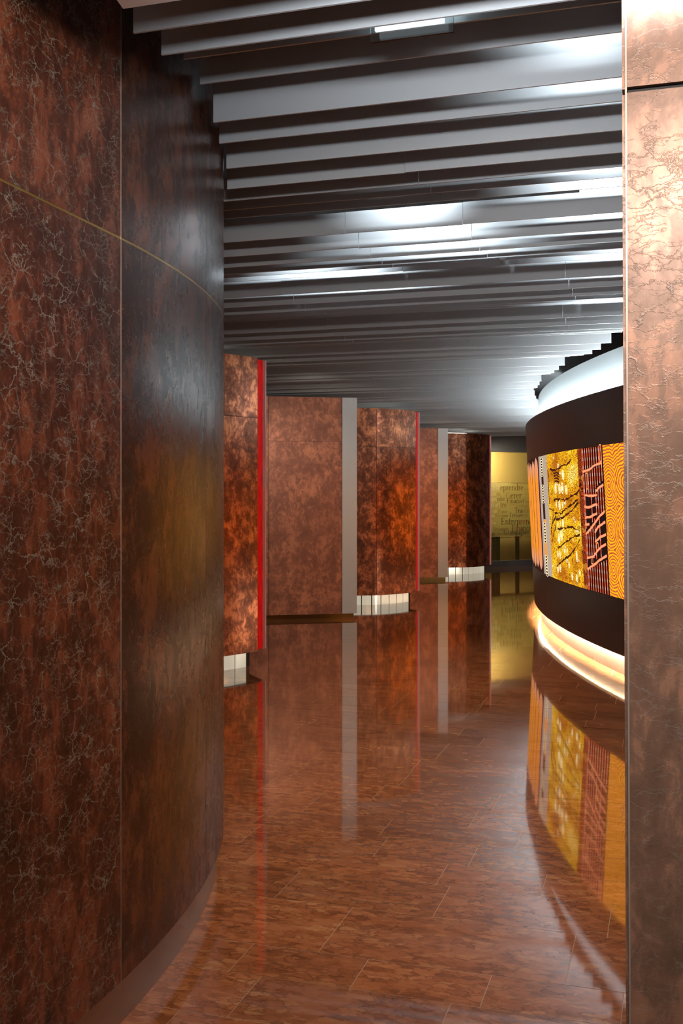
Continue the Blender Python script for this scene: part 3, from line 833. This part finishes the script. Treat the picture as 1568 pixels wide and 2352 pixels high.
for cx, cy, rh in [(520, 620, 0.05), (425, 800, 0.05), (475, 800, 0.05), (510, 790, 0.055), (562, 810, 0.045), (475, 1010, 0.05), (435, 1000, 0.03), (515, 1010, 0.03), (520, 1240, 0.04),
                   (470, 1440, 0.05), (500, 1400, 0.05), (455, 1640, 0.035), (482, 1650, 0.04), (640, 1930, 0.035), (485, 1820, 0.04), (695, 1640, 0.03), (735, 1880, 0.03), (455, 1830, 0.04),
                   (600, 1780, 0.03), (455, 1250, 0.02), (485, 1240, 0.02), (540, 1600, 0.02), (575, 1590, 0.02), (700, 1950, 0.035), (700, 1700, 0.03)]:
    c = T(cx, cy)
    if c[0] < tb['G1'] + 0.05 or c[0] > tb['Y1'] - 0.03: continue
    rings = Ink(); rings.ring(c, rh * 0.95, rh, rh * 0.30, rh * 0.25); rings.ring(c, rh * 0.42, rh * 0.5, rh * 0.40, rh * 0.48, 0.002); rings.done('pale_ring', 'art_cream', sY)
# grey strip: bars and ring chains
gm = (tb['G0'] * 0.55 + tb['G1'] * 0.45); gw = (tb['G1'] - tb['G0']) * 0.13
bars = Ink(); bars.line([(gm, T(255, 560)[1]), (gm, T(280, 1190)[1])], gw); bars.done('brown_bar', 'art_bar_brown', sG)
bars = Ink(); bars.line([(gm, T(280, 1195)[1]), (gm, T(305, 1730)[1])], gw); bars.done('orange_bar', 'art_bar_orange', sG)
for a, b in ((395, 640), (745, 985), (1225, 1490), (1640, 1900)):
    h0, h1 = T(270, a)[1], T(270, b)[1]
    n = 7; ch = Ink(); chd = Ink()
    for i in range(n):
        c = (gm, h0 + (h1 - h0) * (i + 0.5) / n); r = abs(h1 - h0) / n * 0.5
        ch.ring(c, gw * 1.15, r, gw * 0.3, r * 0.3, 0.003); chd.ring(c, gw * 0.85, r * 0.7, gw * 0.8, r * 0.68, 0.0025)
    ch.done('ring_chain', 'art_cream', sG); chd.done('ring_chain_ground', 'art_bar_brown', sG)
# orange upright stripes with ragged ends
st0, st1 = t_of_y(ART_Y1), tb['G0'] - 0.06
wst = (st1 - st0) / 6
for i in range(6):
    ink = Ink(); pk = Ink()
    t = st0 + wst * (i + 0.5); top = A_TOP - [0.0, 0.03, 0.02, 0.05, 0.03, 0.005][i]; bot = A_BOT + [0.03, 0.02, 0.01, 0.0, 0.02, 0.01][i] + 0.02
    prof = []
    n = 26
    for k in range(n + 1):
        h = bot + (top - bot) * k / n; e = min(k, n - k) / 2.0
        prof.append((h, wst * 0.47 * min(1, math.sqrt(min(1, e)) + 0.15) * random.uniform(0.88, 1.0)))
    for (h0, w0), (h1, w1) in zip(prof, prof[1:]): ink.quad([(t - w0, h0), (t + w0, h0), (t + w1, h1), (t - w1, h1)]); pk.quad([(t + w0 * 0.75, h0), (t + w0 * 1.05, h0), (t + w1 * 1.05, h1), (t + w1 * 0.75, h1)], 0.002)
    so_ = ink.done('orange_stripe', 'art_stripe', sL); 
    if i in (2, 4, 5): pk.done('pink_edge', 'art_edge_pink', sL)

# ------------------------------------------------------------------ far end: lettered glass partition
FO = Vector((3.20, 22.8)); FD = Vector((1.0, 0.6)).normalized(); FN = Vector((-FD.y, FD.x))
def on_far(x):
    """distance along the partition, and depth, where an image column meets it"""
    s = (x - 784) / F_PX
    k = (FO.x - s * FO.y) / (s * FD.y - FD.x)
    return k, FO.y + k * FD.y
wall('wall_back', tuple(FO - FD * 2.5 + FN * 1.1), tuple(FO + FD * 5.2 + FN * 1.1), 0.15, 0, CEIL, 'beige_wall', 'warm beige back wall behind the lettered glass')
wall('trim_2', tuple(FO - FD * 2.5 - FN * 0.05), tuple(FO + FD * 5.0 - FN * 0.05), 0.25, 2.468, 2.93, 'room_grey', 'dark grey bulkhead over the lettered glass')
glass = empty('glass_partition', (*FO, 0)); tag(glass, 'glass partition printed with French business words at the far end', 'partition')
def far_box(name, k0, k1, z0, z1, n0, n1, mat, parent=glass):
    p = FO + FD * k0 + FN * n0
    o = obox(name, (p.x, p.y), FD, k1 - k0, n1 - n0, z0, z1, mat, parent, Vector((FO.x, FO.y, 0)))
    return o
m = M('clear_glass')
t1 = m.n('ShaderNodeBsdfTransparent'); t1.inputs[0].default_value = (0.93, 0.95, 0.90, 1)
g1 = m.n('ShaderNodeBsdfGlossy'); g1.inputs['Roughness'].default_value = 0.03
fr = m.n('ShaderNodeFresnel'); fr.inputs[0].default_value = 1.45
mx = m.n('ShaderNodeMixShader'); m.nt.links.new(fr.outputs[0], mx.inputs[0]); m.nt.links.new(t1.outputs[0], mx.inputs[1]); m.nt.links.new(g1.outputs[0], mx.inputs[2])
m.nt.links.new(mx.outputs[0], m.out.inputs[0]); MATS['clear_glass'] = m.m
m = M('frosted_film')
t1 = m.n('ShaderNodeBsdfTransparent'); t1.inputs[0].default_value = (0.97, 0.97, 0.88, 1)
d1 = m.n('ShaderNodeBsdfTranslucent'); d1.inputs[0].default_value = (0.90, 0.88, 0.66, 1)
d2 = m.n('ShaderNodeBsdfDiffuse'); d2.inputs[0].default_value = (0.62, 0.60, 0.40, 1)
ma = m.n('ShaderNodeMixShader'); ma.inputs[0].default_value = 0.2; m.nt.links.new(d1.outputs[0], ma.inputs[1]); m.nt.links.new(d2.outputs[0], ma.inputs[2])
mb = m.n('ShaderNodeMixShader'); mb.inputs[0].default_value = 0.5; m.nt.links.new(t1.outputs[0], mb.inputs[1]); m.nt.links.new(ma.outputs[0], mb.inputs[2])
m.nt.links.new(mb.outputs[0], m.out.inputs[0]); MATS['frosted_film'] = m.m
panes = [-2.4, -0.55, 1.25, 3.0, 4.8]
for a, b in zip(panes, panes[1:]): far_box('pane', a + 0.004, b - 0.004, 0.12, 2.47, 0.0, 0.012, 'clear_glass')
zf = lambda y, x=1150: EYE + (HOR - y) * on_far(x)[1] / F_PX
far_box('frosted_film', -2.4, 4.8, zf(1233), zf(1108), -0.003, -0.001, 'frosted_film')
far_box('base_rail', -2.45, 4.85, 0.0, 0.125, -0.04, 0.05, 'slate_rail')
# desk legs seen through the glass
desk = empty('office_desk', (*(FO + FD * 0.6 + FN * 0.5), 0)); tag(desk, 'desk with dark upright legs behind the lettered glass', 'desk')
RDK = FO + FD * 0.6 + FN * 0.5
def desk_box(n, k0, k1, z0, z1, n0, n1, mt):
    p = FO + FD * k0 + FN * n0
    return obox(n, (p.x, p.y), FD, k1 - k0, n1 - n0, z0, z1, mt, desk, Vector((RDK.x, RDK.y, 0)))
for x in (1154, 1164, 1209):
    k = on_far(x)[0] + 0.10
    desk_box('leg', k - 0.035, k + 0.035, 0.0, 0.70, 0.40, 0.46, 'post_dark')
desk_box('desk_top', 0.1, 2.2, 0.70, 0.74, 0.36, 1.0, 'post_dark')

# ---- old-style serif letters from strokes
def seg(p, q, w):
    d = Vector((q[0] - p[0], q[1] - p[1])).normalized(); n = Vector((-d.y, d.x)) * (w / 2)
    return [(p[0] + n.x, p[1] + n.y), (p[0] - n.x, p[1] - n.y), (q[0] - n.x, q[1] - n.y), (q[0] + n.x, q[1] + n.y)]
TK, TN = 0.085, 0.034
def arc(cx, cy, rx, ry, a0, a1, n=14):
    out = []
    for i in range(n):
        a, b = R(a0 + (a1 - a0) * i / n), R(a0 + (a1 - a0) * (i + 1) / n)
        o = lambda t: (cx + rx * math.cos(t), cy + ry * math.sin(t)); q = lambda t: (cx + (rx - TK) * math.cos(t), cy + (ry - TN) * math.sin(t))
        out.append([o(a), o(b), q(b), q(a)])
    return out
def stem(x, y0, y1, top='l', bot='b'):
    s = [seg((x, y0), (x, y1), TK)]
    if bot == 'b': s.append(seg((x - 0.10, y0 + 0.015), (x + 0.10, y0 + 0.015), TN))
    if top == 'l': s.append(seg((x - 0.11, y1 - 0.04), (x, y1 - 0.005), TN * 1.3))
    if top == 'b': s.append(seg((x - 0.10, y1 - 0.015), (x + 0.10, y1 - 0.015), TN))
    return s
XH, CP, AS, DS = 0.42, 0.66, 0.72, -0.24
def bowl(cx, rx): return arc(cx, XH / 2, rx, XH / 2 + 0.01, 0, 360, 22)
def g_e(): return arc(0.2, XH / 2, 0.19, XH / 2 + 0.01, 8, 320, 18) + [seg((0.06, 0.25), (0.37, 0.25), TN)]
def g_o(): return bowl(0.23, 0.21)
GL = {
 'n': (0.54, stem(0.12, 0, XH) + arc(0.28, 0.24, 0.19, 0.19, 0, 170, 10) + stem(0.43, 0, 0.25, None)),
 'm': (0.82, stem(0.12, 0, XH) + arc(0.27, 0.24, 0.18, 0.19, 0, 170, 10) + stem(0.41, 0, 0.25, None) + arc(0.56, 0.24, 0.18, 0.19, 0, 170, 10) + stem(0.70, 0, 0.25, None)),
 'r': (0.38, stem(0.12, 0, XH) + arc(0.27, 0.26, 0.17, 0.17, 60, 170, 8) + [seg((0.29, 0.38), (0.36, 0.36), 0.07)]),
 'e': (0.44, g_e()), 'é': (0.44, g_e() + [seg((0.18, 0.49), (0.31, 0.62), 0.05)]),
 'o': (0.48, g_o()), 'ô': (0.48, g_o() + [seg((0.12, 0.48), (0.23, 0.60), 0.04), seg((0.23, 0.60), (0.34, 0.48), 0.04)]),
 'c': (0.41, arc(0.21, XH / 2, 0.19, XH / 2 + 0.01, 45, 320, 18)),
 't': (0.34, [seg((0.14, 0.06), (0.14, 0.56), TK), seg((0.02, XH - 0.015), (0.30, XH - 0.015), TN)] + arc(0.24, 0.09, 0.14, 0.09, 180, 300, 6)),
 'i': (0.27, stem(0.13, 0, XH) + [seg((0.13, 0.54), (0.13, 0.63), 0.09)]),
 'l': (0.27, stem(0.13, 0, AS)),
 'f': (0.32, stem(0.13, 0, 0.58, None) + arc(0.25, 0.57, 0.16, 0.15, 60, 180, 8) + [seg((0.02, XH - 0.015), (0.30, XH - 0.015), TN)]),
 'p': (0.53, stem(0.12, DS, XH) + bowl(0.28, 0.21)),
 'd': (0.53, bowl(0.24, 0.20) + stem(0.41, 0, AS, 'l', None) + [seg((0.41, 0.02), (0.50, 0.02), TN)]),
 'u': (0.54, stem(0.12, 0.16, XH, 'l', None) + arc(0.27, 0.18, 0.19, 0.19, 180, 350, 10) + stem(0.42, 0, XH)),
 'a': (0.44, arc(0.18, 0.13, 0.16, 0.14, 0, 360, 16) + stem(0.34, 0.02, 0.30, None, None) + arc(0.20, 0.27, 0.185, 0.16, 0, 150, 10) + [seg((0.34, 0.02), (0.42, 0.03), TN)]),
 's': (0.36, arc(0.17, 0.315, 0.14, 0.115, 40, 250, 10) + arc(0.17, 0.105, 0.15, 0.115, -140, 80, 10)),
 'g': (0.47, arc(0.21, 0.27, 0.17, 0.16, 0, 360, 16) + arc(0.22, -0.11, 0.20, 0.12, 0, 360, 16) + [seg((0.12, 0.12), (0.10, 0.0), TN), seg((0.32, 0.38), (0.45, 0.40), TN)]),
 'v': (0.47, [seg((0.08, XH), (0.24, 0.0), TK), seg((0.24, 0.0), (0.40, XH), TN), seg((0.0, XH), (0.16, XH), TN), seg((0.32, XH), (0.47, XH), TN)]),
 'x': (0.47, [seg((0.07, XH), (0.40, 0.0), TK), seg((0.07, 0.0), (0.40, XH), TN), seg((0.0, 0.01), (0.15, 0.01), TN), seg((0.30, 0.01), (0.47, 0.01), TN), seg((0.0, XH), (0.15, XH), TN), seg((0.30, XH), (0.47, XH), TN)]),
 'E': (0.62, stem(0.15, 0, CP, 'b') + [seg((0.15, 0.015), (0.54, 0.015), TN), seg((0.15, 0.34), (0.42, 0.34), TN), seg((0.15, CP - 0.015), (0.50, CP - 0.015), TN), seg((0.53, 0.0), (0.56, 0.15), TN), seg((0.42, 0.27), (0.42, 0.41), TN), seg((0.50, CP), (0.51, 0.53), TN)]),
 'F': (0.56, stem(0.15, 0, CP, 'b') + [seg((0.15, 0.34), (0.42, 0.34), TN), seg((0.15, CP - 0.015), (0.50, CP - 0.015), TN), seg((0.42, 0.27), (0.42, 0.41), TN), seg((0.50, CP), (0.51, 0.53), TN)]),
 'T': (0.64, stem(0.32, 0, CP, None) + [seg((0.04, CP - 0.015), (0.60, CP - 0.015), TN), seg((0.05, CP), (0.03, 0.53), TN), seg((0.59, CP), (0.61, 0.53), TN)]),
 'G': (0.74, arc(0.37, CP / 2, 0.33, CP / 2 + 0.01, 40, 330, 22) + stem(0.62, 0.05, 0.30, 'b', None)),
 'A': (0.70, [seg((0.33, CP), (0.10, 0.0), TN), seg((0.33, CP), (0.58, 0.0), TK), seg((0.18, 0.24), (0.48, 0.24), TN), seg((0.02, 0.012), (0.18, 0.012), TN), seg((0.48, 0.012), (0.68, 0.012), TN)]),
 'V': (0.68, [seg((0.10, CP), (0.34, 0.0), TK), seg((0.34, 0.0), (0.57, CP), TN), seg((0.0, CP - 0.012), (0.20, CP - 0.012), TN), seg((0.48, CP - 0.012), (0.66, CP - 0.012), TN)]),
 'L': (0.56, stem(0.15, 0, CP, 'b') + [seg((0.15, 0.015), (0.50, 0.015), TN), seg((0.50, 0.0), (0.53, 0.16), TN)]),
}
simple('letter_brown', (0.13, 0.052, 0.014), 0.5); simple('letter_dark', (0.020, 0.014, 0.010), 0.5); simple('letter_red', (0.34, 0.02, 0.012), 0.5)
simple('letter_tan', (0.36, 0.20, 0.06), 0.5)
m = M('letter_lit'); MATS['letter_lit'] = m.bsdf((0.95, 0.86, 0.50), 0.4)  # pale colour stands in for light reflected by the clear glass
def word(text, X0, X1, Y, runs, skip=0):
    """text between columns X0 and X1 on baseline row Y (read off an enlarged view); runs = [(count, material)]"""
    x0, x1 = 1110 + X0 / 8.113, 1110 + X1 / 8.113; y = 1030 + Y / 8.113
    k0, z0 = on_far(x0); k1, z1 = on_far(x1)
    tot = sum(GL[c][0] for c in text) - 0.04
    em = (k1 - k0) / tot
    base = EYE + (HOR - y) * (z0 + z1) / 2 / F_PX
    holder = None; adv = 0.0; i = 0
    for cnt, mt in runs:
        v, f = [], []
        for ch in text[i:i + cnt]:
            w, polys = GL[ch]
            for q in polys:
                b = len(v)
                for (a, h) in q:
                    p = FD * (k0 + (adv + a) * em) + FN * -0.0045
                    v.append((p.x, p.y, base + h * em * 1.15))
                f.append(tuple(range(b, b + len(q))))
            adv += w
        i += cnt
        if f:
            o = link('lettering', v, f, mt, glass)
BR, DK, RED, TAN, LIT = 'letter_brown', 'letter_dark', 'letter_red', 'letter_tan', 'letter_lit'
word('Entreprendre', 85, 735, 780, [(4, LIT), (4, BR), (4, BR)])
word('Vous', 748, 835, 780, [(4, TAN)]); word('A', 842, 885, 780, [(1, BR)])
word('Trésorerie', 20, 315, 878, [(7, LIT), (3, TAN)])
word('Gerer', 410, 705, 932, [(1, TAN), (4, BR)])
word('pour', 770, 850, 860, [(4, TAN)])
word('Entreprendre', -20, 390, 975, [(8, LIT), (4, BR)])
word('Financer', 430, 760, 1018, [(8, BR)]); word('vos', 780, 862, 1018, [(3, BR)])
word('vos', 745, 812, 948, [(3, TAN)]); word('flux', 826, 900, 948, [(4, TAN)])
word('Transmettre', -110, 425, 1098, [(8, LIT), (3, BR)])
word('votre', 478, 580, 1070, [(5, TAN)])
word('Entreprise', 600, 910, 1100, [(10, TAN)])
word('côtés', 168, 320, 1200, [(3, LIT), (2, TAN)]); word('pour', 342, 442, 1200, [(4, BR)])
word('Transmettre', 575, 1060, 1200, [(3, DK), (8, TAN)])
word('vos', 120, 205, 1282, [(3, LIT)]); word('flux', 222, 318, 1282, [(4, TAN)]); word('votre', 333, 455, 1282, [(5, DK)])
word('Trésorerie', 475, 825, 1282, [(7, DK), (3, TAN)])
word('La', 150, 215, 1410, [(2, LIT)])
word('Entreprendre', 320, 1010, 1415, [(2, BR), (4, DK), (2, RED), (4, BR)])
word('Trésorerie', 170, 465, 1535, [(10, BR)])
word('Financer', 525, 930, 1535, [(1, BR), (2, RED), (5, BR)])
word('re', 155, 210, 1622, [(2, DK)]); word('Vous', 262, 345, 1608, [(4, BR)])
word('Accompagner', 352, 845, 1605, [(11, DK)])
def rule(X0, X1, Y, th, mt):
    k0, k1 = on_far(1110 + X0 / 8.113)[0], on_far(1110 + X1 / 8.113)[0]
    z = zf(1030 + Y / 8.113); far_box('rule_line', k0, k1, z - th / 2, z + th / 2, -0.006, -0.003, mt)
rule(60, 250, 643, 0.014, LIT); rule(250, 505, 640, 0.006, BR); rule(505, 900, 644, 0.010, BR)
rule(60, 195, 1674, 0.010, DK); rule(220, 515, 1668, 0.010, DK); rule(550, 700, 1663, 0.014, RED); rule(780, 900, 1662, 0.006, DK)
